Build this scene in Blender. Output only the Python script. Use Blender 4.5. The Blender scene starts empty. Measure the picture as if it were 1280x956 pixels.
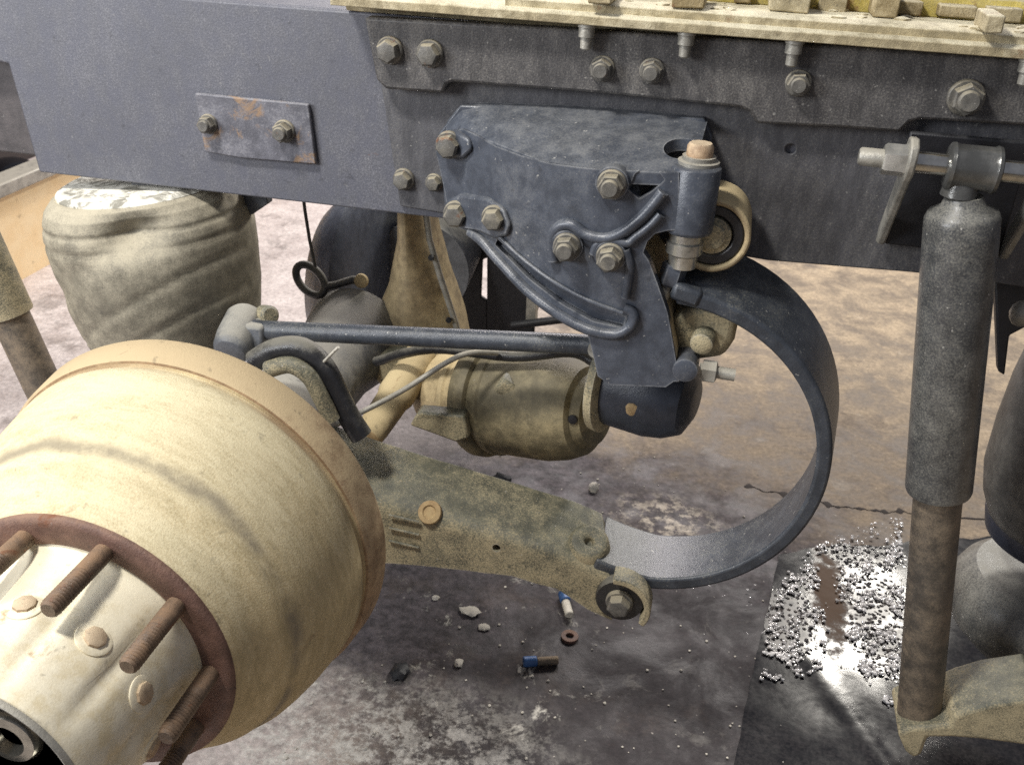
import bpy, bmesh, math, random
from mathutils import Vector, Matrix, noise
random.seed(7)
S = bpy.context.scene
C = S.collection
R = math.radians

# ---------------------------------------------------------------- camera
F = 1250.0                                             # focal length in pixels of a 1280 wide frame
CX = Vector((0.974909, 0.218464, 0.042738))            # image right in the world
CD = Vector((0.139111, -0.448024, -0.883132))          # image down
CF = Vector((-0.173785, 0.866919, -0.467173))          # viewing direction
CAM = Vector((0.0, -1.38, 1.248))
cd = bpy.data.cameras.new('camera')
cam = bpy.data.objects.new('camera', cd); C.objects.link(cam)
cam.matrix_world = Matrix(((CX.x, -CD.x, -CF.x, CAM.x), (CX.y, -CD.y, -CF.y, CAM.y), (CX.z, -CD.z, -CF.z, CAM.z), (0, 0, 0, 1)))
cd.sensor_width = 36.0; cd.lens = 36.0 * F / 1280.0
cd.clip_start = 0.02; cd.clip_end = 200
cd.dof.use_dof = True; cd.dof.focus_distance = 1.25; cd.dof.aperture_fstop = 12.0
S.camera = cam

# ---------------------------------------------------------------- light
w = bpy.data.worlds.new('World'); S.world = w; w.use_nodes = True
w.node_tree.nodes['Background'].inputs[0].default_value = (0.80, 0.84, 1.0, 1)
w.node_tree.nodes['Background'].inputs[1].default_value = 0.22

def area(name, loc, target, sx, sy, power, col):
    l = bpy.data.lights.new(name, 'AREA'); l.shape = 'RECTANGLE'; l.size = sx; l.size_y = sy
    l.energy = power; l.color = col
    o = bpy.data.objects.new(name, l); C.objects.link(o); o.location = loc
    o.rotation_euler = (Vector(target) - Vector(loc)).to_track_quat('-Z', 'Y').to_euler()
    return o
area('work_light', (-1.15, -1.05, 2.75), (-0.55, -0.35, 0.5), 0.34, 0.30, 56, (1.0, 0.97, 0.92))
area('side_window', (-2.15, -1.75, 1.55), (-0.4, 0.0, 0.75), 0.9, 0.7, 44, (0.95, 0.97, 1.0))
area('doorway_light', (-0.9, 4.6, 3.3), (-1.7, 1.5, 0.0), 2.0, 1.2, 180, (1.0, 0.93, 0.92))
area('ceiling_lamp', (1.38, 4.5, 3.2), (0.42, 0.5, 0.0), 0.55, 0.45, 115, (1.0, 0.95, 0.86))

S.view_settings.view_transform = 'Standard'; S.view_settings.look = 'None'
S.view_settings.exposure = 0.2; S.view_settings.gamma = 1.0
S.cycles.use_denoising = False

# ---------------------------------------------------------------- helpers
def ray(px, py):
    return CX * ((px - 640) / F) + CD * ((py - 478) / F) + CF
def U(px, py, Y=None, Z=None, X=None):
    """point of the place seen at a photograph pixel, on a plane of constant Y, Z or X (metres)"""
    d = ray(px, py)
    if Y is not None: t = (Y - CAM.y) / d.y
    elif Z is not None: t = (Z - CAM.z) / d.z
    else: t = (X - CAM.x) / d.x
    return CAM + d * t

class B:
    def __init__(s): s.bm = bmesh.new()
    def face(s, vs):
        try: return s.bm.faces.new(vs)
        except ValueError: return None
    def box(s, c, size, rot=None):
        m = Matrix.Translation(Vector(c)) @ (rot.to_4x4() if rot else Matrix()) @ Matrix.Diagonal((*size, 1))
        bmesh.ops.create_cube(s.bm, size=1, matrix=m); return s
    def lathe(s, p0, ax, prof, seg=48, cap=True, fn=None, ref=None):
        ax = Vector(ax).normalized(); p0 = Vector(p0)
        u = Vector(ref) if ref else (Vector((0, 0, 1)) if abs(ax.z) < .9 else Vector((1, 0, 0)))
        u = (u - ax * u.dot(ax)).normalized(); v = ax.cross(u)
        rings = []
        for h, r in prof:
            ring = []
            for i in range(seg):
                a = 2 * math.pi * i / seg
                rr = fn(h, r, a) if fn else r
                ring.append(s.bm.verts.new(p0 + ax * h + (u * math.cos(a) + v * math.sin(a)) * max(rr, 1e-5)))
            rings.append(ring)
        for a, b in zip(rings, rings[1:]):
            for i in range(seg):
                j = (i + 1) % seg
                s.face((a[i], a[j], b[j], b[i]))
        if cap:
            s.face(rings[0][::-1]); s.face(rings[-1])
        return s
    def cyl(s, a, b, r, r2=None, seg=24):
        a, b = Vector(a), Vector(b); L = (b - a).length
        return s.lathe(a, b - a, [(0, r), (L, r if r2 is None else r2)], seg)
    def tube(s, pts, r, seg=12, closed=False, flat=None):
        pts = [Vector(p) for p in pts]; n = len(pts); rings = []
        nrm = None
        for i, p in enumerate(pts):
            if closed: t = pts[(i + 1) % n] - pts[i - 1]
            else: t = pts[min(i + 1, n - 1)] - pts[max(i - 1, 0)]
            t.normalize()
            if nrm is None: nrm = t.orthogonal().normalized()
            nrm = (nrm - t * nrm.dot(t)).normalized(); bn = t.cross(nrm)
            rr = r[i] if isinstance(r, (list, tuple)) else r
            rings.append([s.bm.verts.new(p + (nrm * math.cos(2 * math.pi * k / seg) + bn * math.sin(2 * math.pi * k / seg)) * rr) for k in range(seg)])
        pr = list(zip(rings, rings[1:] + ([rings[0]] if closed else [])))
        for a, b in pr:
            for i in range(seg):
                j = (i + 1) % seg; s.face((a[i], a[j], b[j], b[i]))
        if not closed: s.face(rings[0][::-1]); s.face(rings[-1])
        return s
    def loft(s, rings, closed=False):
        rs = [[s.bm.verts.new(Vector(p)) for p in r] for r in rings]; n = len(rs[0])
        for a, b in zip(rs, rs[1:] + ([rs[0]] if closed else [])):
            for i in range(n):
                j = (i + 1) % n; s.face((a[i], a[j], b[j], b[i]))
        if not closed: s.face(rs[0][::-1]); s.face(rs[-1])
        return s
    def prism(s, front, off):
        f = [s.bm.verts.new(Vector(p)) for p in front]; b = [s.bm.verts.new(Vector(p) + Vector(off)) for p in front]
        n = len(f); s.face(f); s.face(b[::-1])
        for i in range(n):
            j = (i + 1) % n; s.face((f[j], f[i], b[i], b[j]))
        return s
    def blob(s, c, r, sc=(1, 1, 1), sub=2, jit=0.0, seed=0):
        g = bmesh.ops.create_icosphere(s.bm, subdivisions=sub, radius=1.0)
        for v in g['verts']:
            k = 1 + jit * noise.noise(v.co * 1.7 + Vector((seed, seed * 2, 0)))
            v.co = Vector((v.co.x * sc[0], v.co.y * sc[1], v.co.z * sc[2])) * r * k + Vector(c)
        return s
    def build(s, name, mat, parent=None, bevel=0.0, seg=2, ang=38, rough=0.0, rscale=20):
        bm = s.bm
        bmesh.ops.recalc_face_normals(bm, faces=bm.faces)
        if rough:
            for v in bm.verts:
                n = noise.noise_vector(v.co * rscale)
                v.co += n * rough
        org = Vector(parent['_o']) if parent and '_o' in parent else Vector((0, 0, 0))
        for v in bm.verts: v.co -= org
        for f in bm.faces: f.smooth = True
        for e in bm.edges:
            if len(e.link_faces) == 2 and e.calc_face_angle(0) > R(ang): e.smooth = False
        me = bpy.data.meshes.new(name); bm.to_mesh(me); bm.free()
        me.materials.append(mat)
        o = bpy.data.objects.new(name, me); C.objects.link(o)
        if parent: o.parent = parent
        o['_o'] = org
        if bevel:
            md = o.modifiers.new('edge', 'BEVEL'); md.width = bevel; md.segments = seg; md.limit_method = 'ANGLE'; md.angle_limit = R(35)
        return o

def cut(o, cutter_b):
    """take a shape out of a mesh for good"""
    c = cutter_b.build('cutter', o.data.materials[0], None)
    org = Vector(o['_o'])
    for v in c.data.vertices: v.co -= org
    pw = o.parent.matrix_world if o.parent else Matrix()
    c.location = o.parent.location if o.parent else (0, 0, 0)
    bpy.context.view_layer.update()
    mods = [(m.width, m.segments) for m in o.modifiers if m.type == 'BEVEL']
    o.modifiers.clear()
    md = o.modifiers.new('cut', 'BOOLEAN'); md.object = c; md.operation = 'DIFFERENCE'; md.solver = 'EXACT'
    dg = bpy.context.evaluated_depsgraph_get()
    me = bpy.data.meshes.new_from_object(o.evaluated_get(dg))
    o.modifiers.clear(); o.data = me
    bm = bmesh.new(); bm.from_mesh(me)
    for f in bm.faces: f.smooth = True
    for e in bm.edges:
        e.smooth = not (len(e.link_faces) == 2 and e.calc_face_angle(0) > R(30))
    bm.to_mesh(me); bm.free()
    for wd, sg in mods:
        md = o.modifiers.new('edge', 'BEVEL'); md.width = wd; md.segments = sg; md.limit_method = 'ANGLE'; md.angle_limit = R(35)
    cm = c.data; bpy.data.objects.remove(c); bpy.data.meshes.remove(cm)

def thing(name, loc, label, cat, group=None):
    o = bpy.data.objects.new(name, None); C.objects.link(o); o.location = loc
    o['label'] = label; o['category'] = cat; o['_o'] = Vector(loc); o.empty_display_size = .02
    if group: o['group'] = group
    return o
def tag(o, label, cat, group=None):
    o['label'] = label; o['category'] = cat
    if group: o['group'] = group
    return o
def struct(o, kind='structure'):
    o['kind'] = kind; return o

# ---------------------------------------------------------------- materials
def lin(r, g, b):
    f = lambda c: (c / 255) / 12.92 if c / 255 <= .04045 else ((c / 255 + .055) / 1.055) ** 2.4
    return (f(r), f(g), f(b), 1)

class M:
    """little node writer"""
    def __init__(s, name):
        s.m = bpy.data.materials.new(name); s.m.use_nodes = True; s.t = s.m.node_tree; s.n = s.t.nodes; s.l = s.t.links
        s.b = s.n['Principled BSDF']; s.g = s.n.new('ShaderNodeNewGeometry')
        s.pos = s.g.outputs['Position']
    def _in(s, sock, v):
        if isinstance(v, bpy.types.NodeSocket): s.l.new(v, sock)
        else: sock.default_value = v
    def noise(s, scale, detail=4, rough=.55, vec=None, dist=0.0, off=0.0):
        n = s.n.new('ShaderNodeTexNoise'); n.inputs['Scale'].default_value = scale; n.inputs['Detail'].default_value = detail
        n.inputs['Roughness'].default_value = rough; n.inputs['Distortion'].default_value = dist
        v = vec or s.pos
        if off: v = s.vmath('ADD', v, (off, off * 1.7, off * .6))
        s.l.new(v, n.inputs['Vector']); return n.outputs['Fac']
    def voro(s, scale, vec=None, feat='F1'):
        n = s.n.new('ShaderNodeTexVoronoi'); n.inputs['Scale'].default_value = scale; n.feature = feat
        s.l.new(vec or s.pos, n.inputs['Vector']); return n.outputs['Distance']
    def vmath(s, op, a, b):
        n = s.n.new('ShaderNodeVectorMath'); n.operation = op; s._in(n.inputs[0], a); s._in(n.inputs[1], b)
        return n.outputs['Value'] if op in ('DISTANCE', 'LENGTH', 'DOT_PRODUCT') else n.outputs['Vector']
    def math(s, op, a, b=0.0, clamp=False):
        n = s.n.new('ShaderNodeMath'); n.operation = op; n.use_clamp = clamp; s._in(n.inputs[0], a); s._in(n.inputs[1], b); return n.outputs[0]
    def ramp(s, fac, lo, hi, a=0.0, b=1.0):
        n = s.n.new('ShaderNodeMapRange'); n.interpolation_type = 'SMOOTHSTEP'; s._in(n.inputs['Value'], fac)
        n.inputs['From Min'].default_value = lo; n.inputs['From Max'].default_value = hi
        n.inputs['To Min'].default_value = a; n.inputs['To Max'].default_value = b; return n.outputs['Result']
    def mix(s, fac, a, b):
        n = s.n.new('ShaderNodeMix'); n.data_type = 'RGBA'; s._in(n.inputs[0], fac); s._in(n.inputs[6], a); s._in(n.inputs[7], b); return n.outputs[2]
    def sep(s, v):
        n = s.n.new('ShaderNodeSeparateXYZ'); s.l.new(v, n.inputs[0]); return n.outputs
    def bump(s, h, strength=.3, dist=.002, normal=None):
        n = s.n.new('ShaderNodeBump'); n.inputs['Strength'].default_value = strength; n.inputs['Distance'].default_value = dist
        s.l.new(h, n.inputs['Height'])
        if normal: s.l.new(normal, n.inputs['Normal'])
        return n.outputs['Normal']
    def out(s, col, rough=None, normal=None, metal=None, spec=None):
        s._in(s.b.inputs['Base Color'], col)
        if rough is not None: s._in(s.b.inputs['Roughness'], rough)
        if normal is not None: s._in(s.b.inputs['Normal'], normal)
        if metal is not None: s._in(s.b.inputs['Metallic'], metal)
        if spec is not None: s._in(s.b.inputs['Specular IOR Level'], spec)
        return s.m

def grime(name, base, dust, amount=.45, up=.45, rust=None, rust_amt=.0, r0=.42, r1=.85, specks=.35, base2=None, scale=1.0, bump=.35, metal=0.0, grain=.35, soft=.34, stretch=(1, 1, 1), r_band=None, edge=0.0):
    """painted or cast metal under a film of dirt; dirt settles on upward faces; negative up darkens them"""
    m = M(name)
    sv = m.vmath('MULTIPLY', m.pos, stretch)
    big = m.noise(7 * scale, 5, .6, vec=sv); mid = m.noise(38 * scale, 5, .65, vec=sv, off=3.1); fine = m.noise(420 * scale, 3, .7, off=1.3)
    nz = m.sep(m.g.outputs['Normal'])[2]
    d = m.math('ADD', m.math('MULTIPLY', big, .55), m.math('MULTIPLY', mid, .45))
    d = m.math('ADD', d, m.math('MULTIPLY', m.math('MAXIMUM', nz, 0.0), up))
    d = m.math('ADD', d, m.math('MULTIPLY', m.math('SUBTRACT', fine, .5), grain))
    d = m.ramp(d, .78 - amount * .6, .78 + soft - amount * .6)
    col = m.mix(m.ramp(mid, .35, .65), base, base2 or tuple(min(1, c * 1.5) for c in base[:3]) + (1,))
    col = m.mix(m.math('MULTIPLY', d, .92), col, dust)
    if rust_amt:
        rn = m.noise(15 * scale, 6, .68, off=9.4, dist=.6)
        rf = m.ramp(rn, .72 - rust_amt * .35, .80 - rust_amt * .30)
        col = m.mix(m.math('MULTIPLY', rf, .85), col, m.mix(mid, rust, tuple(c * .55 for c in rust[:3]) + (1,)))
    sp = m.ramp(m.noise(150 * scale, 2, .5, off=5.5), .70, .76)
    col = m.mix(m.math('MULTIPLY', sp, specks), col, (.55, .53, .48, 1))
    dk = m.ramp(m.noise(60 * scale, 4, .6, off=7.7), .62, .74)
    col = m.mix(m.math('MULTIPLY', dk, .35), col, (.02, .02, .022, 1))
    if edge:
        bv = m.n.new('ShaderNodeBevel'); bv.samples = 4; bv.inputs['Radius'].default_value = .004
        e = m.ramp(m.vmath('DOT_PRODUCT', bv.outputs['Normal'], m.g.outputs['Normal']), .86, .975, 1, 0)
        e = m.math('MULTIPLY', e, m.ramp(mid, .36, .58))
        col = m.mix(m.math('MULTIPLY', e, edge), col, (.50, .50, .49, 1))
    if r_band: col = r_band(m, col, mid, big)
    h = m.math('ADD', m.math('MULTIPLY', mid, .8), m.math('MULTIPLY', fine, .6))
    nrm = m.bump(h, bump, .0025)
    rg = m.ramp(d, 0, 1, r0, r1)
    return m.out(col, rg, nrm, metal=metal)

DUST = (.36, .335, .29, 1); TAN = (.52, .42, .23, 1); RUST = (.24, .095, .04, 1)
m_rail = grime('rail_paint', (.095, .098, .120, 1), (.42, .415, .445, 1), .72, .1, RUST, .02, .5, .85, .14, base2=(.095, .097, .112, 1), bump=.3, grain=1.7, soft=1.5, stretch=(1.2, 1, .8))
m_plate = grime('plate_paint', (.045, .043, .044, 1), (.30, .28, .245, 1), .70, .1, RUST, .16, .5, .9, .3, grain=1.2, soft=.8, stretch=(1.5, 1, .5))
m_fish = grime('doubler_paint', (.06, .06, .066, 1), (.26, .245, .215, 1), .66, .1, RUST, .10, .5, .9, .25, grain=1.2, soft=.9, stretch=(1.5, 1, .5))
m_hanger = grime('hanger_paint', (.048, .055, .070, 1), (.29, .28, .25, 1), .52, .16, RUST, .04, .32, .66, .45, bump=.25, grain=.55, soft=.7, edge=.4)
m_spring = grime('spring_steel', (.034, .039, .048, 1), (.25, .24, .19, 1), .40, .10, RUST, .12, .38, .75, .5, grain=1.0, soft=.55, edge=.7)
m_shock = grime('shock_paint', (.045, .047, .050, 1), (.32, .305, .255, 1), .82, .2, RUST, .0, .28, .65, .6, grain=1.1, soft=.8, bump=.16)
m_bolt = grime('bolt_steel', (.10, .095, .085, 1), (.33, .29, .205, 1), .48, .3, RUST, .36, .4, .8, .4, scale=2)
def drum_band(m, col, mid, big):
    """greasy smear that follows the shoulder of the drum, and a brown band along the groove by the rim"""
    v = m.vmath('SUBTRACT', m.pos, (-.6379, -.60, .4147)); x, y, z = m.sep(v)[:3]
    r = m.math('SQRT', m.math('ADD', m.math('MULTIPLY', x, x), m.math('MULTIPLY', z, z)))
    wob = m.math('MULTIPLY', m.math('SUBTRACT', m.noise(11, 5, .6, off=21), .5), .03)
    f = m.math('ABSOLUTE', m.math('SUBTRACT', m.math('ADD', y, wob), .052))
    f = m.math('MULTIPLY', m.ramp(f, .0, .015, 1, 0), m.ramp(m.noise(6, 6, .7, off=31), .38, .56))
    col = m.mix(m.math('MULTIPLY', f, .75), col, (.20, .17, .125, 1))
    g = m.math('MULTIPLY', m.ramp(m.math('ABSOLUTE', m.math('SUBTRACT', y, .193)), .0, .016, 1, 0), m.ramp(big, .3, .65))
    return m.mix(m.math('MULTIPLY', g, .8), col, (.27, .17, .09, 1))
m_drum = grime('drum_dust', (.42, .335, .18, 1), (.72, .635, .42, 1), .56, .40, (.40, .29, .16, 1), .26, .75, .95, .05, base2=(.50, .39, .21, 1), bump=.4, grain=.8, soft=.6, stretch=(1, 3.5, 1), r_band=drum_band)
m_rim = grime('drum_rim_rust', (.26, .17, .095, 1), (.50, .39, .23, 1), .50, .40, (.26, .12, .07, 1), .3, .6, .9, .05)
m_rust = grime('rusty_flange', (.125, .068, .050, 1), (.27, .17, .115, 1), .42, .2, (.24, .09, .04, 1), .35, .6, .9, .12, bump=.6)
m_stud = grime('stud_rust', (.11, .075, .050, 1), (.26, .16, .09, 1), .4, .25, RUST, .4, .45, .85, .1, scale=1.6, bump=.5)
m_hub = grime('hub_cream', (.66, .56, .36, 1), (.88, .80, .60, 1), .60, .2, (.45, .28, .14, 1), .32, .75, .9, .02, base2=(.70, .64, .50, 1), bump=.2)
m_tan = grime('dusty_tan', (.26, .20, .115, 1), (.60, .48, .27, 1), .60, .3, (.30, .17, .08, 1), .30, .6, .92, .15, bump=.35)
m_arm = grime('arm_casting', (.085, .085, .062, 1), (.46, .385, .235, 1), .92, -.24, RUST, .05, .55, .9, .3, base2=(.15, .145, .10, 1), bump=.6, grain=1.1, soft=.42, edge=.35)  # upward faces get less of the dust colour than the front
m_rubber = grime('bellows_rubber', (.15, .135, .10, 1), (.47, .42, .31, 1), .70, .35, RUST, .0, .6, .9, .05, bump=.35, soft=.6, grain=.8)
m_shaft = grime('shock_tube', (.06, .052, .043, 1), (.27, .205, .135, 1), .68, .1, (.25, .15, .08, 1), .2, .5, .85, .1)
m_housing = grime('axle_casting', (.085, .09, .10, 1), (.30, .285, .24, 1), .42, .35, RUST, .05, .45, .85, .25, bump=.4)
m_deck = grime('deck_dust', (.30, .25, .15, 1), (.74, .68, .50, 1), .55, .2, (.35, .20, .10, 1), .30, .7, .95, .25, bump=.8, scale=1.6)
m_lug = grime('crusted_steel', (.20, .15, .07, 1), (.56, .49, .33, 1), .56, .3, RUST, .3, .7, .95, .2, bump=.8, scale=1.5)
m_yellow = grime('yellow_paint_worn', (.46, .37, .09, 1), (.44, .39, .26, 1), .60, .3, (.30, .16, .08, 1), .45, .55, .9, .2, bump=.6)
m_black = grime('dull_black', (.008, .008, .010, 1), (.03, .03, .032, 1), .3, .3, RUST, .0, .5, .85, .0)
m_hose = grime('oily_black', (.02, .02, .022, 1), (.16, .15, .12, 1), .30, .4, RUST, .0, .3, .7, .1)
m_zinc = grime('zinc_steel', (.42, .41, .37, 1), (.36, .33, .27, 1), .3, .2, RUST, .05, .28, .6, .2, metal=.75, bump=.15)
m_galv = grime('dull_galvanised', (.25, .24, .21, 1), (.42, .39, .32, 1), .45, .3, RUST, .1, .4, .8, .3, metal=.3)
def white_plate():
    m = M('flaked_white'); n = m.noise(34, 5, .7, dist=.8); f = m.ramp(n, .38, .56)
    return m.out(m.mix(f, (.26, .245, .20, 1), (.80, .77, .67, 1)), .8, m.bump(n, .4, .003))
m_flake = white_plate()
def plain(name, c, rough=.5, metal=0, em=None):
    m = M(name); n = m.noise(90, 4, .6)
    return m.out(m.mix(m.ramp(n, .3, .7), tuple(k * .75 for k in c[:3]) + (1,), c), rough, m.bump(n, .15, .001), metal=metal)
m_blue = plain('blue_plastic', (.05, .13, .32, 1), .45)
m_chip = grime('pale_chip', (.40, .37, .31, 1), (.62, .58, .50, 1), .5, .3, RUST, .1, .8, .95, .0, scale=3)
m_orange = plain('orange_seal', (.35, .09, .02, 1), .5)
m_rustspot = grime('rust_spot', (.30, .19, .09, 1), (.50, .39, .21, 1), .66, 0, RUST, .2, .8, .95, .0, scale=2)
m_tancap = grime('tan_bolt_head', (.30, .20, .12, 1), (.58, .46, .31, 1), .62, .2, RUST, .12, .6, .9, .0, scale=2)
m_board = grime('tan_board', (.80, .60, .34, 1), (.86, .70, .46, 1), .4, 0, (.4, .25, .12, 1), .0, .7, .9, .0, bump=.1, scale=.4, base2=(.84, .66, .40, 1))

# ---------------------------------------------------------------- the floor
FZ = -0.10
def floor_mat():
    m = M('workshop_concrete')
    xyz = m.sep(m.pos)
    big = m.noise(1.6, 6, .62); mid = m.noise(9, 6, .66, off=2.2, dist=.4); fine = m.noise(120, 4, .7, off=4.1)
    tan = m.mix(m.ramp(mid, .34, .66), (.17, .125, .08, 1), (.45, .355, .24, 1))
    pale = m.mix(m.ramp(mid, .3, .72), (.47, .405, .375, 1), (.66, .59, .55, 1))
    side = m.math('ADD', xyz[0], m.math('MULTIPLY', m.math('SUBTRACT', big, .5), .6))
    col = m.mix(m.ramp(side, -.75, -.25), pale, tan)
    # oil soaked patch below the axle
    def patch(cx, cy, sx, sy, lo, hi, wob=.9):
        v = m.vmath('SUBTRACT', m.pos, (cx, cy, FZ)); v = m.vmath('MULTIPLY', v, (1 / sx, 1 / sy, 0))
        d = m.math('ADD', m.vmath('LENGTH', v, (0, 0, 0)), m.math('MULTIPLY', m.math('SUBTRACT', m.noise(5, 6, .7, off=cx + 6), .5), wob))
        return m.ramp(d, lo, hi, 1, 0)
    oil = m.mix(m.ramp(m.noise(34, 8, .78, off=1.1), .34, .66), (.022, .019, .024, 1), (.115, .098, .108, 1))
    col = m.mix(m.math('MULTIPLY', patch(-.12, .28, .70, .62, .72, 1.12), .97), col, oil)
    col = m.mix(m.math('MULTIPLY', patch(-.75, .95, .4, .5, .5, 1.1), .55), col, oil)
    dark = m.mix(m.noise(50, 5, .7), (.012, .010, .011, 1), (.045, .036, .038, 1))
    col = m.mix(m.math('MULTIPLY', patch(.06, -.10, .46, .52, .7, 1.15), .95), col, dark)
    col = m.mix(m.math('MULTIPLY', patch(.30, .95, .5, .45, .3, 1.3, 1.4), .4), col, (.10, .075, .06, 1))
    scuff = m.ramp(m.noise(13, 7, .74, off=8.8, dist=.5), .57, .68)
    col = m.mix(m.math('MULTIPLY', scuff, m.math('ADD', m.math('MULTIPLY', patch(-.42, -.1, .42, .45, .4, 1.1), .75), .12)), col, (.66, .63, .55, 1))
    wash = m.math('MULTIPLY', m.ramp(m.noise(34, 8, .8, off=12.4), .44, .58), patch(-.42, -.26, .34, .20, .4, 1.2, .8))
    col = m.mix(m.math('MULTIPLY', wash, .85), col, (.70, .67, .60, 1))
    wash = m.math('MULTIPLY', m.ramp(m.noise(26, 6, .75, off=14.4), .46, .6), patch(-.02, .55, .17, .13, .3, 1.1, .8))
    col = m.mix(m.math('MULTIPLY', wash, .8), col, (.66, .58, .46, 1))
    blot = m.ramp(m.noise(6.5, 8, .76, off=17.2), .50, .66)
    col = m.mix(m.math('MULTIPLY', blot, .5), col, (.085, .065, .055, 1))
    pit = m.ramp(m.noise(48, 4, .7, off=6.3), .66, .74)
    col = m.mix(m.math('MULTIPLY', pit, .6), col, (.05, .045, .04, 1))
    crumbs = m.ramp(m.noise(95, 3, .6, off=2.9), .70, .75)
    col = m.mix(m.math('MULTIPLY', crumbs, .55), col, (.62, .57, .50, 1))
    gr = m.ramp(m.noise(75, 8, .82, off=19.5), .25, .75, .55, 1.4)
    vm = m.n.new('ShaderNodeVectorMath'); vm.operation = 'SCALE'; m.l.new(col, vm.inputs[0]); m.l.new(gr, vm.inputs['Scale']); col = vm.outputs[0]
    h = m.math('ADD', m.math('MULTIPLY', mid, 1.0), m.math('MULTIPLY', fine, .35))
    return m.out(col, m.ramp(mid, .3, .7, .55, .9), m.bump(h, .5, .006))
b = B(); bmesh.ops.create_grid(b.bm, x_segments=60, y_segments=60, size=20, matrix=Matrix.Translation((0, 0, FZ)))
struct(b.build('floor', floor_mat()))

# ragged joint across the concrete, right of the spring
b = B(); jp = [U(x, y, Z=FZ) for x, y in ((930, 608), (985, 618), (1040, 632), (1090, 638), (1140, 641), (1290, 655))]
rings = []
for i in range(121):
    t = i / 120 * (len(jp) - 1); k = min(int(t), len(jp) - 2); p = jp[k].lerp(jp[k + 1], t - k)
    q = noise.noise(Vector((t * 3.1, 0, 0))) * .014 + noise.noise(Vector((t * 13, 2, 0))) * .004; wv = max(.0004, .016 * noise.noise(Vector((t * 5, 5, 0))) + .003)
    rings.append([p + Vector((0, q - wv, .0005)), p + Vector((0, q - wv * .4, .0015)), p + Vector((0, q + wv * .5, .0015)), p + Vector((0, q + wv, .0005))])
b.loft(rings); struct(b.build('floor_joint', plain('joint_filler', (.045, .035, .03, 1), .9)))

# ---------------------------------------------------------------- black sheet with wet beads
def sheet_mat():
    m = M('wet_black_sheet')
    n = m.noise(14, 6, .7, dist=.5); f = m.noise(160, 4, .7)
    v = m.vmath('SUBTRACT', m.pos, tuple(U(1038, 740, Z=FZ + .012))); v = m.vmath('MULTIPLY', v, (1 / .035, 1 / .15, 0))
    d = m.math('ADD', m.vmath('LENGTH', v, (0, 0, 0)), m.math('MULTIPLY', m.math('SUBTRACT', m.noise(26, 6, .75, off=41), .5), 2.6))
    col = m.mix(m.ramp(f, .35, .7), (.006, .006, .008, 1), (.030, .027, .028, 1))
    col = m.mix(m.ramp(d, .55, 1.3, .95, 0), col, (.085, .040, .012, 1))
    bub = m.voro(105); bub = m.ramp(bub, .0, .5, 1, 0)
    def lobe(px, py, sx, sy, lo=.6, hi=1.15):
        v = m.vmath('MULTIPLY', m.vmath('SUBTRACT', m.pos, tuple(U(px, py, Z=FZ + .006))), (1 / sx, 1 / sy, 0))
        return m.ramp(m.math('ADD', m.vmath('LENGTH', v, (0, 0, 0)), m.math('MULTIPLY', m.math('SUBTRACT', m.noise(16, 5, .7, off=px * .01), .5), .9)), lo, hi, 1, 0)
    area_ = m.math('MAXIMUM', lobe(1100, 770, .075, .17), m.math('MAXIMUM', lobe(985, 775, .055, .11), lobe(1075, 690, .09, .06)))
    streak = m.ramp(d, .6, 1.3, 0, 1)
    bub = m.math('MULTIPLY', m.math('MULTIPLY', bub, area_), m.math('ADD', .25, m.math('MULTIPLY', streak, .75)))
    dust = m.math('MULTIPLY', m.ramp(m.noise(5, 6, .7, off=3.3), .40, .62), m.math('MULTIPLY', streak, m.math('ADD', .12, m.math('MULTIPLY', area_, .88))))
    col = m.mix(m.math('MULTIPLY', m.math('MULTIPLY', dust, m.ramp(m.noise(90, 4, .7, off=2.1), .38, .6)), .5), col, (.17, .145, .125, 1))
    return m.out(col, m.math('ADD', m.math('ADD', m.ramp(n, .3, .7, .09, .15), m.math('MULTIPLY', dust, .2)), m.math('MULTIPLY', m.math('SUBTRACT', 1.0, streak), .55)), m.bump(bub, .75, .0035, m.bump(n, .012, .012)), spec=.32)
b = B()
NX, NY = 46, 60
Lf = [U(975, 690, Z=FZ), U(905, 1010, Z=FZ)]; Rt = [U(1420, 655, Z=FZ), U(1500, 1010, Z=FZ)]
grid = []
for j in range(NY + 1):
    row = []
    for i in range(NX + 1):
        l = Lf[0].lerp(Lf[1], j / NY); r = Rt[0].lerp(Rt[1], j / NY)
        p = l.lerp(r, i / NX)
        hump = .018 * max(0, 1 - abs((p.x - (.31 + .10 * (p.y)) ) / .03)) if .0 < p.y < .35 else 0
        z = .0025 + .0012 * (noise.noise(p * 9) + 1) * min(1, i / 14) * min(1, j / 8)
        fold = math.exp(-((p.x - (.36 - .50 * (p.y - .05))) / .012) ** 2) * .003 if p.y < .22 else 0
        ed = .008 * noise.noise(p * 22) + .012 * noise.noise(p * 7)
        row.append(b.bm.verts.new(Vector((p.x + ed * .5, p.y + (ed * 2.5 if j == 0 else 0), FZ + z + fold * min(1, i / 14)))))
    grid.append(row)
for j in range(NY):
    for i in range(NX): b.face((grid[j][i], grid[j][i + 1], grid[j + 1][i + 1], grid[j + 1][i]))
sheet = b.build('plastic_sheet', sheet_mat())
tag(sheet, 'glossy black plastic sheet with wet beads spread on the floor beside the right shock absorber', 'plastic sheet')
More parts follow.
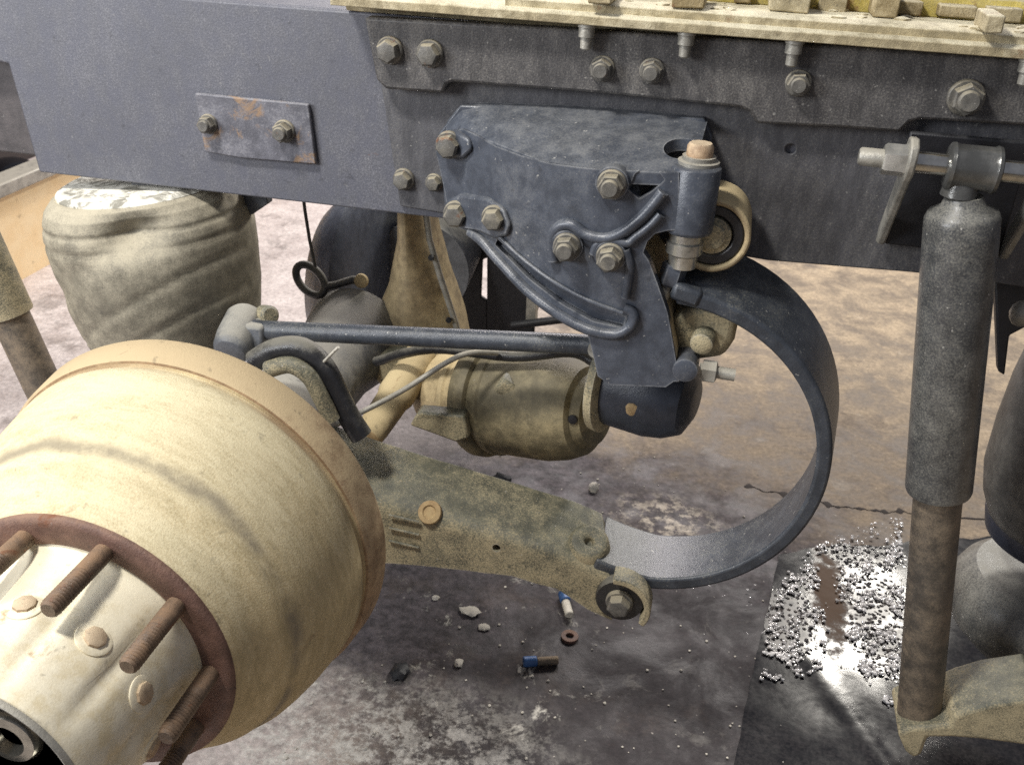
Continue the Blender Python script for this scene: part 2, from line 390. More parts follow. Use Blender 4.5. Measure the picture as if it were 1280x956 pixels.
# beads
def bead_mat():
    m = M('wet_bead_glint'); n = m.noise(40, 3)
    return m.out(m.mix(n, (.74, .71, .66, 1), (.95, .94, .92, 1)), .12, spec=.8)  # white base colour stands in for lamp glints on clear drops
b = B(); rnd = random.Random(3)
def in_poly(x, y, P):
    c = False
    for i in range(len(P)):
        x1, y1 = P[i]; x2, y2 = P[i - 1]
        if (y1 > y) != (y2 > y) and x < (x2 - x1) * (y - y1) / (y2 - y1) + x1: c = not c
    return c
regs = [([(985, 712), (1018, 700), (1038, 790), (1030, 830), (990, 850), (950, 845), (962, 770)], 620, 1.0),
        ([(1062, 720), (1128, 650), (1130, 860), (1112, 880), (1080, 840), (1058, 790)], 900, 1.2),
        ([(1000, 690), (1060, 660), (1130, 640), (1128, 720), (1050, 760)], 330, .9),
        ([(1010, 760), (1060, 740), (1070, 840), (1040, 840)], 8, .9),
        ([(860, 720), (960, 720), (950, 800), (880, 790)], 14, .5)]
nb = 0
for P, n, k in regs:
    xs = [p[0] for p in P]; ys = [p[1] for p in P]; c = 0; tries = 0
    while c < n and tries < 20000:
        tries += 1
        x = rnd.uniform(min(xs), max(xs)); y = rnd.uniform(min(ys), max(ys))
        if not in_poly(x, y, P): continue
        if noise.noise(Vector((x * .045, y * .045, 2))) < rnd.uniform(-.15, .40): continue
        p = U(x, y, Z=FZ + .012)
        r = .0011 + .0036 * rnd.random() ** 2.4 * k
        g = bmesh.ops.create_icosphere(b.bm, subdivisions=2 if r > .0028 else 1, radius=r, matrix=Matrix.Translation(p + Vector((0, 0, r * .1 - .006))) @ Matrix.Diagonal((rnd.uniform(.85, 1.2), rnd.uniform(.85, 1.2), .60, 1)))
        for v in g['verts']: v.co += noise.noise_vector(v.co * 420) * r * .38
        c += 1
beads = struct(b.build('water_beads', bead_mat()), 'stuff'); beads['label'] = 'wet beads on the black sheet, lamp glints put in as white colour'; beads['category'] = 'beads'

# ---------------------------------------------------------------- low board wall at the left
wx = U(27, 350, Z=FZ).x
wt = thing('low_wall', (wx, 1.2, FZ), 'low tan board wall with grey cap rail behind the left shock absorber', 'low wall')
ztop = U(25, 232, X=wx).z
B().box((wx - .02, 1.6, FZ + (ztop - FZ) / 2), (.04, 3.6, ztop - FZ)).build('board', m_board, wt)
B().box((wx - .01, 1.6, ztop + .022), (.09, 3.62, .045)).build('cap_rail', m_galv, wt, bevel=.006)
kp = U(14, 218, X=wx - .25)
k = thing('rubber_bumper', kp + Vector((0, 0, -.05)), 'round black shiny bumper beyond the grey cap rail at the far left', 'bumper')
B().blob(kp, .075, (1.3, 1.3, .8), 3).build('cap', plain('shiny_black', (.008, .008, .01, 1), .12), k)
B().cyl(kp - Vector((0, 0, .35)), kp - Vector((0, 0, .02)), .05).build('post', m_black, k)
B().box((wx - .9, 2.0, 0.9), (.05, 7, 2.0)).build('wall', plain('dark_wall', (.05, .04, .038, 1), .9))
tag(bpy.data.objects['wall'], 'plain dark brown wall standing far behind the left end of the frame rail', 'wall')

# ---------------------------------------------------------------- bolts (one mesh each, shared)
def mesh_of(bld, name, mat, bevel=0):
    o = bld.build(name, mat, None, bevel=0); me = o.data
    bpy.data.objects.remove(o); return me
bb = B(); bb.lathe((0, 0, 0), (0, 0, 1), [(0, 1.02), (.22, 1.0), (.30, .92)], 28)
me_washer = mesh_of(bb, 'washer', m_bolt)
bb = B(); bb.lathe((0, 0, .28), (0, 0, 1), [(0, .84), (.06, .88), (.70, .88), (.80, .78)], 6)
bb.lathe((0, 0, 1.0), (0, 0, 1), [(0, .60), (.05, .56), (.10, .60), (.15, .56), (.20, .60), (.26, .56), (.30, .60), (.40, .50)], 20)
me_nut = mesh_of(bb, 'bolt', m_bolt)
bb = B(); bb.lathe((0, 0, .28), (0, 0, 1), [(0, .86), (.55, .86), (.72, .72), (.76, .55)], 6)
me_head = mesh_of(bb, 'bolt', m_bolt)
bb = B(); bb.lathe((0, 0, 0), (0, 0, 1), [(0, 1.15), (.18, 1.15), (.45, .95), (.75, .80), (.95, .55), (1.02, .3)], 28)
me_round = mesh_of(bb, 'bolt', m_bolt)
def bolt(parent, p, r, kind='nut', d=(0, -1, 0), mat=None, spin=None):
    org = Vector(parent['_o'])
    me = {'nut': me_nut, 'head': me_head, 'round': me_round}[kind]
    o = bpy.data.objects.new('bolt', me); C.objects.link(o); o.parent = parent
    o.location = Vector(p) - org; o.scale = (r, r, r)
    q = Vector((0, 0, 1)).rotation_difference(Vector(d)); o.rotation_mode = 'QUATERNION'
    o.rotation_quaternion = q @ Matrix.Rotation(random.uniform(0, 1) if spin is None else spin, 4, 'Z').to_quaternion()
    wsh = bpy.data.objects.new('washer', me_washer); C.objects.link(wsh); wsh.parent = o
    if kind == 'round': wsh.scale = (1.25, 1.25, .5)
    return o

# ---------------------------------------------------------------- frame rail
ZB, ZT = .762, 1.045
fr = thing('frame_rail', (0, 0, ZB), 'long dark grey truck frame rail running across the top of the picture', 'frame rail')
b = B()
xl = -1.12
b.prism([(-1.068, 0, ZB), (-1.088, 0, .93), (-1.30, 0, .95), (-1.30, 0, ZT), (1.6, 0, ZT), (1.6, 0, ZB)][::-1], (0, .010, 0))
web = b.build('web', m_rail, fr, bevel=.003)
hp = U(988, 185, Y=0)
B().box((.266, .052, ZB + .004), (2.66, .085, .009)).build('lower_flange', m_rail, fr, bevel=.002)
B().box((.15, .052, ZT - .004), (2.9, .085, .009)).build('upper_flange', m_rail, fr, bevel=.002)
# inner crossmember plate visible below the rail near the air spring
b = B(); b.prism([U(200, 235, Y=.10), U(330, 235, Y=.10), U(335, 255, Y=.10), U(316, 268, Y=.10), U(255, 290, Y=.10)], (0, .02, 0))
b.build('gusset', m_housing, fr, bevel=.002)

# dark box behind the slanted cut at the rail's left end
cmr = B().box((-1.36, .10, .862), (.60, .12, .175)).build('end_member', grime('dark_end', (.050, .045, .046, 1), (.16, .135, .125, 1), .55, .1, RUST, .25, .6, .9, .2, grain=1.0, soft=.7), fr, bevel=.004)
# fish plate (thin doubler on the web)
fp = thing('fish_plate', U(520, 200, Y=-.006), 'thin dark doubler plate on the frame rail behind the spring hanger', 'plate')
o = B().prism([U(462, 30, Y=-.007), U(1300, 85, Y=-.007), U(1300, 362, Y=-.007), U(1180, 344, Y=-.007), U(960, 326, Y=-.007), U(900, 316, Y=-.007), U(560, 268, Y=-.007), U(500, 258, Y=-.007), U(480, 130, Y=-.007)], (0, .006, 0)).build('plate', m_fish, fp, bevel=.002)
cut(o, B().cyl(hp + Vector((0, -.03, 0)), hp + Vector((0, .03, 0)), .0065))
bolt(fp, U(505, 224, Y=-.007), .016, 'head'); bolt(fp, U(543, 228, Y=-.007), .013, 'head')

# upper reinforcement plate with notches
Yp = -.034
up = thing('mounting_plate', U(700, 90, Y=Yp), 'long notched plate bolted along the top of the frame rail under the tan deck', 'plate')
pts = [(455, 22), (700, 36), (1000, 55), (1330, 76), (1330, 160), (1150, 150), (1137, 153), (1124, 166), (1050, 160), (945, 155), (937, 140), (925, 135), (760, 118), (566, 103), (558, 106), (553, 117), (482, 112), (470, 100)]
o = B().prism([U(x, y, Y=Yp) for x, y in pts], (0, .0265, 0)).build('plate', m_plate, up, bevel=.004)
for x, y, k in ((485, 63, 'head'), (535, 67, 'head'), (750, 86, 'nut'), (812, 89, 'nut'), (995, 104, 'nut')):
    bolt(up, U(x + 3, y, Y=Yp), .0165 if k == 'nut' else .0185, k)
bolt(up, U(1207, 122, Y=Yp), .022, 'nut')

# small plate with two bolts
sp = thing('bolted_plate', U(320, 160, Y=-.006), 'small rust-edged plate with two bolts on the left stretch of the frame rail', 'plate')
m_small = grime('small_plate', (.085, .085, .10, 1), (.28, .275, .29, 1), .6, .2, (.36, .23, .13, 1), .42, .5, .85, .2, grain=.6)
B().prism([U(x, y, Y=-.009) for x, y in ((243, 117), (385, 131), (395, 206), (300, 198), (256, 190))], (0, .0085, 0)).build('plate', m_small, sp, bevel=.002)
bolt(sp, U(261, 155, Y=-.009), .0145, 'nut'); bolt(sp, U(356, 164, Y=-.009), .0165, 'nut')

# ---------------------------------------------------------------- tan deck plate on the rail
zt = 1.072
dk = thing('deck_plate', (0, 0, zt), 'dust-covered tan steel deck edge with yellow paint lying on top of the frame rail', 'deck plate')
dl = U(413, 12, Y=-.062).x
b = B(); n = 60; rings = []
for i in range(n + 1):
    x = dl + (1.6 - dl) * i / n
    e = .0015 * noise.noise(Vector((x * 30, 0, 0)))
    rings.append([(x, -.062 + e, zt - .012), (x, -.063 + e, zt - .001), (x, -.057, zt + .002), (x, .5, zt + .002), (x, .5, 1.0465), (x, -.004, 1.0465), (x, -.012, zt - .012)])
b.loft(rings); b.build('base_strip', m_deck, dk, bevel=.001)
b = B(); x0 = U(636, 18, Y=-.022).x; rings = []
for i in range(n + 1):
    x = x0 + (1.6 - x0) * i / n; e = .002 * noise.noise(Vector((x * 25, 3, 0)))
    rings.append([(x, -.046 + e, zt + .001), (x, -.047 + e, zt + .011), (x, -.038, zt + .014), (x, .05, zt + .014), (x, .05, zt + .001)])
b.loft(rings); b.build('upper_strip', m_deck, dk, bevel=.001)
# pale flaking area and lugs
for i, (px, py, wx_, hz, dy) in enumerate(((860, 10, .040, .020, .02), (985, 15, .050, .026, .03), (1105, 22, .030, .03, .03), (1240, 42, .020, .02, .0), (750, 5, .03, .012, .03))):
    p = U(px, py, Z=zt + .015)
    b = B(); b.box(p + Vector((0, .03, hz / 2)), (wx_, .07, hz)); 
    b.build('lug', m_deck if i % 2 else m_lug, dk, bevel=.002, rough=.0012, rscale=40)
b = B(); b.box((.35, .075, zt + .026), (1.05, .03, .030)); b.build('yellow_rail', m_yellow, dk, bevel=.003)
for k, px in enumerate((700, 790, 925, 1050, 1150, 1215, 1275)):
    p = U(px, 8 + (px - 640) * .045, Z=zt + .02)
    B().box((p.x, .052, zt + .024), (random.uniform(.018, .045), .03, random.uniform(.014, .022))).build('lug', (m_deck, m_lug, m_lug)[k % 3], dk, bevel=.002, rough=.0012, rscale=40)
b = B()
for i in range(150):
    px = random.uniform(600, 1290); p = U(px, random.uniform(-5, 48), Z=zt + .014)
    if p.y > .10 or p.y < -.044: continue
    b.blob(p, random.uniform(.003, .009), (1.3, 1, .5), 1, .4, i)
o = b.build('dirt_clods', m_deck, dk); o['kind'] = 'stuff'
for px, py in ((733, 60), (856, 68), (990, 72), (1279, 96)):
    p = U(px, py, Y=-.040); b = B(); zt0 = zt - .012
    b.lathe((p.x, -.048, zt0), (0, 0, -1), [(0, .012), (.004, .012), (.005, .0105), (.016, .0105), (.017, .0075), (.030, .0072), (.032, .005)], 14)
    b.build('hanging_bolt', m_galv, dk)

# ---------------------------------------------------------------- spring hanger
def yf(px):
    tb = [(540, -.028), (556, -.034), (575, -.046), (600, -.075), (640, -.115), (690, -.143), (740, -.158), (780, -.162), (900, -.162)]
    for (a, ya), (c, yc) in zip(tb, tb[1:]):
        if px <= c: return ya + (yc - ya) * max(0, (px - a)) / (c - a)
    return tb[-1][1]
hg = thing('spring_hanger', U(700, 300, Y=0), 'blue-grey cast spring hanger bracket bolted to the frame rail, dusty flat top', 'hanger bracket')
upc = [(545, 176), (556, 168), (578, 161), (598, 170), (620, 183), (655, 196), (690, 205), (730, 210), (760, 213), (800, 214), (842, 216), (849, 216)]
loc = [(545, 190), (556, 240), (562, 280), (590, 291), (620, 325), (660, 366), (700, 397), (734, 416), (741, 442), (747, 470), (762, 481), (832, 484), (842, 477), (849, 477)]
def along(ch, t):
    t *= len(ch) - 1; k = min(int(t), len(ch) - 2); f = t - k
    return (ch[k][0] + (ch[k + 1][0] - ch[k][0]) * f, ch[k][1] + (ch[k + 1][1] - ch[k][1]) * f)
def interp(ch, x):
    for (a, ya), (c, yc) in zip(ch, ch[1:]):
        if x <= c: return ya + (yc - ya) * (x - a) / (c - a)
    return ch[-1][1]
xs = sorted(set([p[0] for p in upc + loc] + list(range(545, 849, 9))))
b = B(); rings = []
for x in xs:
    y0, y1 = interp(upc, x), interp(loc, x); Y = yf(x); ring = []
    K = 10
    for k in range(K + 1): ring.append(U(x, y0 + (y1 - y0) * k / K, Y=Y))
    for k in range(K, -1, -1): ring.append(U(x, y0 + (y1 - y0) * k / K, Y=Y) + Vector((0, .020, 0)))
    rings.append(ring)
b.loft(rings)
fpl = b.build('front_plate', m_hanger, hg, bevel=.0045)
q = lambda x, y, dy=0: U(x, y, Y=yf(x) + dy)
# pocket beside the upper bolt
poc = [(782, 246), (790, 226), (803, 217), (820, 222), (828, 234), (812, 248), (796, 258)]
for poly, dep in ((poc, .05), ([(801, 326), (806, 312), (816, 302), (832, 298), (880, 297), (880, 495), (846, 482), (839, 440), (832, 402), (818, 362), (808, 336)], .08)):
    cb = B(); cb.prism([q(x, y, -.03) for x, y in poly], (0, dep, 0)); cut(fpl, cb)
ue = [(622, 299), (650, 324), (690, 354), (730, 376), (768, 391), (783, 397)]; le = [(619, 306), (634, 321), (662, 349), (702, 380), (742, 402), (778, 410)]
cb = B(); rg_ = []
for i in range(25):
    a_, c_ = q(*along(ue, i / 24)), q(*along(le, i / 24))
    rg_.append([a_ + Vector((0, -.02, 0)), c_ + Vector((0, -.02, 0)), c_ + Vector((0, .013, 0)), a_ + Vector((0, .013, 0))])
cb.loft(rg_); cut(fpl, cb)
# top web: ruled from the rail to the front edge
b = B(); rings = []
bk = [(560, 150), (575, 132), (600, 128), (700, 131), (800, 138), (860, 144), (885, 150)]
fe = [(556, 172), (578, 164), (600, 173), (690, 207), (760, 214), (836, 217), (868, 214)]
N = 28
for i in range(N + 1):
    t = i / N; a = along(bk, t); c = along(fe, t)
    pa = U(*a, Y=-.008); pc = q(*c); pc.y += .002; ring = []
    for k in range(9): ring.append(pa.lerp(pc, k / 8) + Vector((0, 0, .004 * math.sin(math.pi * k / 8))))
    ring += [p + Vector((0, 0, -.016)) for p in ring[::-1]]
    rings.append(ring)
b.loft(rings); topw = b.build('top_web', m_hanger, hg, bevel=.003)
tc = U(846, 190, Y=-.105)
cut(topw, B().lathe(tc + Vector((.008, 0, -.06)), (0, 0, 1), [(0, .025), (.12, .025)], 28))
# side flange that lies on the rail
b = B(); b.prism([U(x, y, Y=-.020) for x, y in ((548, 168), (575, 132), (880, 148), (890, 170), (888, 236), (850, 300), (700, 300), (556, 262))], (0, .0125, 0)); b.build('back_flange', m_hanger, hg, bevel=.002)
# side web going back from the leg, dusty
b = B(); rings = []
for x, y in ((801, 300), (801, 322), (808, 336), (820, 362), (834, 402), (842, 440), (844, 474)):
    p = U(x, y, Y=-.155); rings.append([p + Vector((-.012, 0, 0)), p + Vector((.004, 0, 0)), p + Vector((.004, .15, 0)), p + Vector((-.012, .15, 0))])
b.loft(rings); b.build('side_web', m_tan, hg, bevel=.002)
# raised ridges
def ridge(pts, r, name='rib', dy=-.003, sub=6):
    P = []
    for i in range(len(pts) - 1):
        for k in range(sub):
            t = k / sub
            p0, p1, p2, p3 = pts[max(i - 1, 0)], pts[i], pts[i + 1], pts[min(i + 2, len(pts) - 1)]
            f = lambda a, b_, c, d: .5 * ((2 * b_) + (-a + c) * t + (2 * a - 5 * b_ + 4 * c - d) * t * t + (-a + 3 * b_ - 3 * c + d) * t ** 3)
            P.append((f(p0[0], p1[0], p2[0], p3[0]), f(p0[1], p1[1], p2[1], p3[1])))
    P.append(pts[-1])
    return B().tube([q(x, y, dy) for x, y in P], r, 12).build(name, m_hanger, hg)
ridge([(588, 290), (604, 303), (622, 324), (660, 364), (700, 394), (735, 412), (765, 418), (784, 412), (792, 400), (789, 390), (780, 386)], .0075)
ridge([(612, 288), (626, 298), (650, 321), (690, 351), (730, 373), (768, 388), (784, 393)], .003)
ridge([(692, 326), (690, 300), (698, 284), (714, 281), (734, 294), (758, 298), (782, 288), (804, 270), (820, 252), (829, 240)], .0075)
ridge([(742, 318), (748, 304), (766, 300), (784, 304), (795, 296), (812, 283), (826, 268)], .006)
ridge([(782, 312), (787, 335), (782, 372)], .006)
# bolt pads
def pad(pts, dy, name='bolt_pad'):
    B().prism([q(x, y, dy) for x, y in pts], (0, .022, 0)).build(name, m_hanger, hg, bevel=.005)
pad([(555, 258), (560, 250), (578, 243), (610, 248), (630, 262), (638, 282), (634, 296), (618, 300), (600, 292), (580, 285), (562, 279)], -.010)
pad([(548, 176), (556, 166), (572, 164), (586, 174), (590, 188), (578, 200), (560, 198), (549, 190)], -.010)
for x, y, r, k in ((562, 181, .0190, 'head'), (571, 267, .0190, 'head'), (618, 272, .0175, 'head'), (765, 230, .0185, 'nut'), (709, 308, .0185, 'nut'), (763, 321, .0185, 'nut')):
    bolt(hg, q(x, y, -.012 if k == 'head' else -.008), r, k)
for x, y in ((709, 308), (763, 321), (765, 230)):
    c = q(x, y, -.009); B().lathe(c, (0, 1, 0), [(0, .0205), (.004, .022), (.016, .022)], 32).build('bolt_seat', m_hanger, hg)
# clamp boss with vertical bolt
bc = U(865, 250, Y=-.135); z1 = U(865, 212, Y=-.16).z; z0 = U(862, 298, Y=-.16).z
b = B(); b.lathe((bc.x, -.135, z0), (0, 0, 1), [(0, .027), (.003, .031), (z1 - z0 - .003, .0315), (z1 - z0, .0295)], 48)
b.build('clamp_boss', m_hanger, hg, bevel=.003)
B().lathe((bc.x + .002, -.130, z1), (0, 0, 1), [(0, .026), (.004, .026), (.005, .021), (.010, .021)], 32).build('pinch_washer', m_galv, hg)
B().lathe((bc.x + .002, -.130, z1 + .010), (0, 0, 1), [(0, .0165), (.012, .0165), (.016, .014)], 10).build('pinch_bolt', m_tancap, hg)
# shaft and nuts below the boss
b = B(); b.lathe((bc.x - .002, -.132, z0 + .002), (0, 0, -1), [(0, .021), (.014, .021), (.016, .024), (.030, .024), (.034, .019), (.050, .018)], 24); b.build('lock_collar', m_zinc, hg)
b = B(); b.lathe((bc.x - .010, -.132, z0 - .046), (-.18, 0, -1), [(0, .015), (.003, .017), (.026, .017), (.030, .014)], 6); b.build('lock_nut', m_hanger, hg)
B().cyl((bc.x - .015, -.132, z0 - .074), (bc.x - .027, -.134, z0 - .112), .009, .007).build('stud_end', m_galv, hg)
# front bush and cross bolt at the foot
c0 = U(856, 464, Y=-.168)
B().lathe(c0, (0, 1, 0), [(0, .012), (.002, .0165), (.06, .018)], 28).build('pin_end', m_hanger, hg)
c1 = U(874, 462, Y=-.140)
B().lathe(c1, (1, 0, -.02), [(0, .011), (.004, .011), (.004, .0165), (.022, .0165), (.024, .012)], 6).build('cross_nut', m_galv, hg)
B().cyl(c1 + Vector((.02, 0, 0)), c1 + Vector((.048, 0, -.001)), .0085).build('cross_stud', m_galv, hg)
sk = [(838, 398), (862, 384), (902, 380), (926, 390), (918, 428), (905, 448), (872, 452), (848, 446)]
B().prism([U(x, y, Y=-.128) for x, y in sk], (0, .09, 0)).build('shackle', m_arm, hg, bevel=.012, seg=3)
B().lathe(U(876, 432, Y=-.150), (.12, 1, .1), [(0, .010), (.003, .015), (.03, .018)], 28).build('shackle_bush', m_arm, hg)

# ---------------------------------------------------------------- C shaped leaf spring with its eye
SY0, SY1 = -.150, -.030
sc = Vector((-.0416, 0, .5083)); SR = .2464
ls = thing('leaf_spring', U(870, 700, Y=-.1), 'dark C-shaped leaf spring curving from the hanger down to the trailing arm', 'leaf spring')
path = []
eyec = U(890, 296, Y=-.125)
for dgr in range(88, -88, -4):
    a = R(dgr); path.append((sc + Vector((math.cos(a), 0, math.sin(a))) * SR, Vector((math.cos(a), 0, math.sin(a)))))
a = R(-86); e = sc + Vector((math.cos(a), 0, math.sin(a))) * SR
for k in range(1, 6): path.append((e + Vector((-.0165 * k, 0, .0018 * k + .0004 * k * k)), Vector((-.10 - .02 * k, 0, -1)).normalized()))
T = .021
rings = []
for i, (p, nrm) in enumerate(path):
    inn = p - nrm * T
    k = .030 * max(0, nrm.z) ** 1.5 + (.014 * max(0, nrm.x) if nrm.z > -.5 else .014 * max(0, nrm.x))
    off = nrm * k
    rings.append([Vector((p.x, SY0, p.z)), Vector((inn.x, SY0, inn.z)), Vector((inn.x, SY1, inn.z)) + off, Vector((p.x, SY1, p.z)) + off])
b = B(); b.loft(rings); b.build('leaf', m_spring, ls, bevel=.0045, seg=3)
# end block where the leaf meets the eye
pb = path[0][0]
B().box((pb.x + .012, -.128, pb.z - .006), (.040, .05, .024), Matrix.Rotation(R(14), 3, 'Y')).build('end_block', m_spring, ls, bevel=.006)
# eye
ec = Vector((eyec.x, 0, eyec.z))
def ringlathe(c, y0, y1, r0, r1, name, mat, par, bev=.003):
    L = y1 - y0
    b = B(); b.lathe((c.x, y0, c.z), (0, 1, 0), [(0, r0), (0, r1), (L, r1), (L, r0), (0, r0)], 48, cap=False)
    bmesh.ops.remove_doubles(b.bm, verts=b.bm.verts, dist=1e-6)
    return b.build(name, mat, par, bevel=bev)
ringlathe(ec, -.125, -.03, .041, .049, 'eye', m_tan, ls)
ringlathe(ec, -.120, -.035, .026, .041, 'bush', m_hose, ls)
B().lathe((ec.x, -.128, ec.z), (0, 1, 0), [(0, .012), (.001, .016), (.004, .018), (.006, .024), (.02, .026), (.09, .026)], 40).build('pin', m_arm, ls)

# ---------------------------------------------------------------- trailing arm
ta = thing('trailing_arm', U(640, 690, Y=-.1), 'dusty olive cast trailing arm running from the drum to the leaf spring end', 'trailing arm')
YF, YB = -.158, -.045
TB = [(380, 520), (470, 550), (560, 578), (640, 603), (720, 627), (752, 642)]
TFr = [(380, 600), (478, 632), (560, 652), (640, 672), (700, 690), (738, 706), (762, 714)]
BF = [(380, 700), (490, 704), (570, 711), (640, 720), (695, 736), (735, 762), (765, 775)]
b = B(); rings = []
for i in range(25):
    t = i / 24; tb, tf, bf = along(TB, t), along(TFr, t), along(BF, t)
    ptb = U(*tb, Y=YB); ptf = U(*tf, Y=YF + .004); pbf = U(*bf, Y=YF)
    r_ = []
    ta_, fa_ = ptb.lerp(ptf, .74), ptf.lerp(pbf, .24)
    for k in range(4): r_.append(ptb.lerp(ta_, k / 4) + Vector((0, 0, .003 * math.sin(math.pi * k / 4))))
    for k in range(7):
        t_ = k / 6; r_.append(ta_ * (1 - t_) ** 2 + ptf * 2 * t_ * (1 - t_) + fa_ * t_ ** 2)
    for k in range(1, 5): r_.append(fa_.lerp(pbf, k / 4))
    pbb = Vector((pbf.x, YB, pbf.z))
    for k in range(1, 4): r_.append(pbf.lerp(pbb, k / 4))
    r_.append(pbb)
    for k in range(1, 3): r_.append(pbb.lerp(ptb, k / 3))
    rings.append(r_)
b.loft(rings); armo = b.build('beam', m_arm, ta, bevel=.010, seg=3, rough=.0018, rscale=24)
h = U(620, 686, Y=YF); cut(armo, B().lathe(h + Vector((0, -.03, 0)), (0, 1, 0), [(0, .0065), (.09, .0065)], 16))
# eye end and its bolt
e2 = U(775, 748, Y=-.162)
B().lathe(e2 + Vector((0, -.004, 0)), (0, 1, 0), [(0, .024), (.003, .030), (.02, .032), (.105, .032)], 36).build('pivot_eye', m_arm, ta, bevel=.002)
B().lathe(e2 + Vector((0, -.006, 0)), (0, 1, 0), [(0, .036), (.004, .038), (.02, .038)], 36).build('dark_recess', m_hose, ta)  # dark disc in place of the shaded recess round the bolt
bolt(ta, e2 + Vector((0, -.006, 0)), .021, 'head', mat=None)
b = B(); rings = []
for dgr in range(100, -36, -6):
    a = R(dgr); d = Vector((math.cos(a), 0, math.sin(a))); c = Vector((e2.x - .004, 0, e2.z))
    p, p2 = c + d * .053, c + d * .043
    rings.append([Vector((p.x, -.185, p.z)), Vector((p2.x, -.185, p2.z)), Vector((p2.x, -.150, p2.z)), Vector((p.x, -.150, p.z))])
b.loft(rings); b.build('clevis_lug', m_arm, ta, bevel=.002)
# raised pad and a rust ring on top
p = U(736, 672, Y=-.115)
B().lathe(p + Vector((0, 0, -.02)), (.12, -.45, 1), [(0, .036), (.020, .031), (.025, .026), (.026, .014), (.022, .007), (.012, .006)], 28).build('spring_seat', m_arm, ta, bevel=.002)
p = U(537, 640, Y=YF + .010)
b = B(); b.lathe(p, (0, -.75, .65), [(-.004, .019), (.002, .018), (.003, .011), (.000, .009)], 28); b.build('plug', m_rustspot, ta)
p = U(488, 680, Y=YF - .004)
for k in range(3):
    B().box(U(505, 648 + k * 16, Y=YF - .001), (.05, .004, .004), Matrix.Rotation(R(4), 3, 'Y')).build('weld_bead', m_arm, ta, bevel=.0015)

# ---------------------------------------------------------------- brake drum and hub
DX, DZ = -.6379, .4147
bd = thing('brake_drum', (DX, -.6, DZ - .276), 'large dusty tan brake drum with rusty wheel studs around its open face', 'brake drum')
prof = [(-.618, .168), (-.618, .180), (-.612, .184), (-.600, .1925), (-.588, .1965), (-.577, .204), (-.568, .2155), (-.560, .2220), (-.547, .2260), (-.537, .2325), (-.522, .2400), (-.50, .2465), (-.47, .2535), (-.44, .2580), (-.416, .2610), (-.411, .2575), (-.405, .2575), (-.403, .262)]
b = B(); b.lathe((DX, 0, DZ), (0, 1, 0), prof, 128, cap=False); drum = b.build('drum_shell', m_drum, bd, ang=60)
prof = [(-.404, .255), (-.4035, .264), (-.398, .2680), (-.36, .2725), (-.353, .2705), (-.351, .262), (-.351, .20)]
B().lathe((DX, 0, DZ), (0, 1, 0), prof, 128, cap=False).build('drum_rim', m_rim, bd, ang=50)
# rusty mounting flange
prof = [(-.60, .182), (-.618, .182), (-.6215, .1795), (-.6225, .172), (-.622, .150), (-.618, .142), (-.60, .138)]
B().lathe((DX, 0, DZ), (0, 1, 0), prof, 96, cap=False).build('mounting_flange', m_rust, bd, ang=50)
# small pale chip on the drum face
p = U(341, 777, Y=-.535); B().blob(p, .007, (1.3, .5, .8), 2, .3, 4).build('pale_chip', m_tancap, bd)
# studs
hb = thing('wheel_hub', (DX, -.7, DZ - .14), 'cream painted wheel hub with dark open end inside the rusty stud circle', 'wheel hub')
bb = B(); pr = [(0, .0112), (.040, .0112), (.042, .0098)]
z = .044
while z < .096:
    pr += [(z, .0113), (z + .0022, .0088)]; z += .0044
pr += [(z, .0105), (z + .003, .008)]
bb.lathe((0, 0, 0), (0, 0, 1), pr, 20); me_stud = mesh_of(bb, 'wheel_stud', m_stud)
ph = 1.8971
for i in range(10):
    a = ph - i * R(36)
    o = bpy.data.objects.new('wheel_stud', me_stud); C.objects.link(o); o.parent = bd
    o.location = Vector((DX + .155 * math.cos(a), -.620, DZ + .155 * math.sin(a))) - Vector(bd['_o'])
    o.rotation_euler = (R(90), 0, 0)
# hub body: lathe with flutes between the studs
def hubfn(h, r, a):
    # a measured from +Z towards -X for axis -Y ; flute phase set from the stud angles
    if r < .1115: return r
    t = (a - HPH) / R(36); t -= math.floor(t)
    k = max(0.0, 1 - abs(t - .5) / .20); k = k * k * (3 - 2 * k)
    t2 = (a - HPH) / R(72) + .5; 
    f = math.sin(math.pi * min(1, max(0, (h - .0) / .17)))
    return r - .007 * k * f - (.004 * math.cos(5 * (a - HPH)) * f if False else 0)
HPH = R(.7)
prof = [(0, .146), (.006, .138), (.02, .134), (.05, .131), (.09, .128), (.13, .124), (.160, .119), (.176, .1155), (.182, .1125), (.183, .109), (.176, .1070), (.05, .1065), (.045, .03)]
b = B(); b.lathe((DX, -.618, DZ), (0, -1, 0), prof, 120, cap=False, fn=hubfn); b.build('hub_body', m_hub, hb, ang=50)
B().lathe((DX, -.618, DZ), (0, -1, 0), [(.1845, .1088), (.175, .1045), (.06, .1020), (.06, .02)], 64, cap=False).build('bearing_cavity', m_black, hb)
B().lathe((DX, -.752, DZ), (0, -1, 0), [(0, .100), (.012, .0985), (.016, .094), (.018, .084), (.004, .080), (0, .078)], 64).build('bearing_race', plain('bright_race', (.30, .28, .23, 1), .16, .9), hb)
B().lathe((DX, -.690, DZ), (0, -1, 0), [(0, .074), (.012, .072), (.018, .060), (.03, .054), (.034, .04)], 48).build('bearing_cone', plain('oily_steel', (.12, .11, .09, 1), .2, .8), hb)
B().lathe((DX, -.682, DZ), (0, -1, 0), [(0, .094), (.010, .094), (.010, .080), (0, .080)], 48).build('oil_seal', m_orange, hb)
m_steel = plain('greasy_steel', (.34, .32, .27, 1), .22, .85)
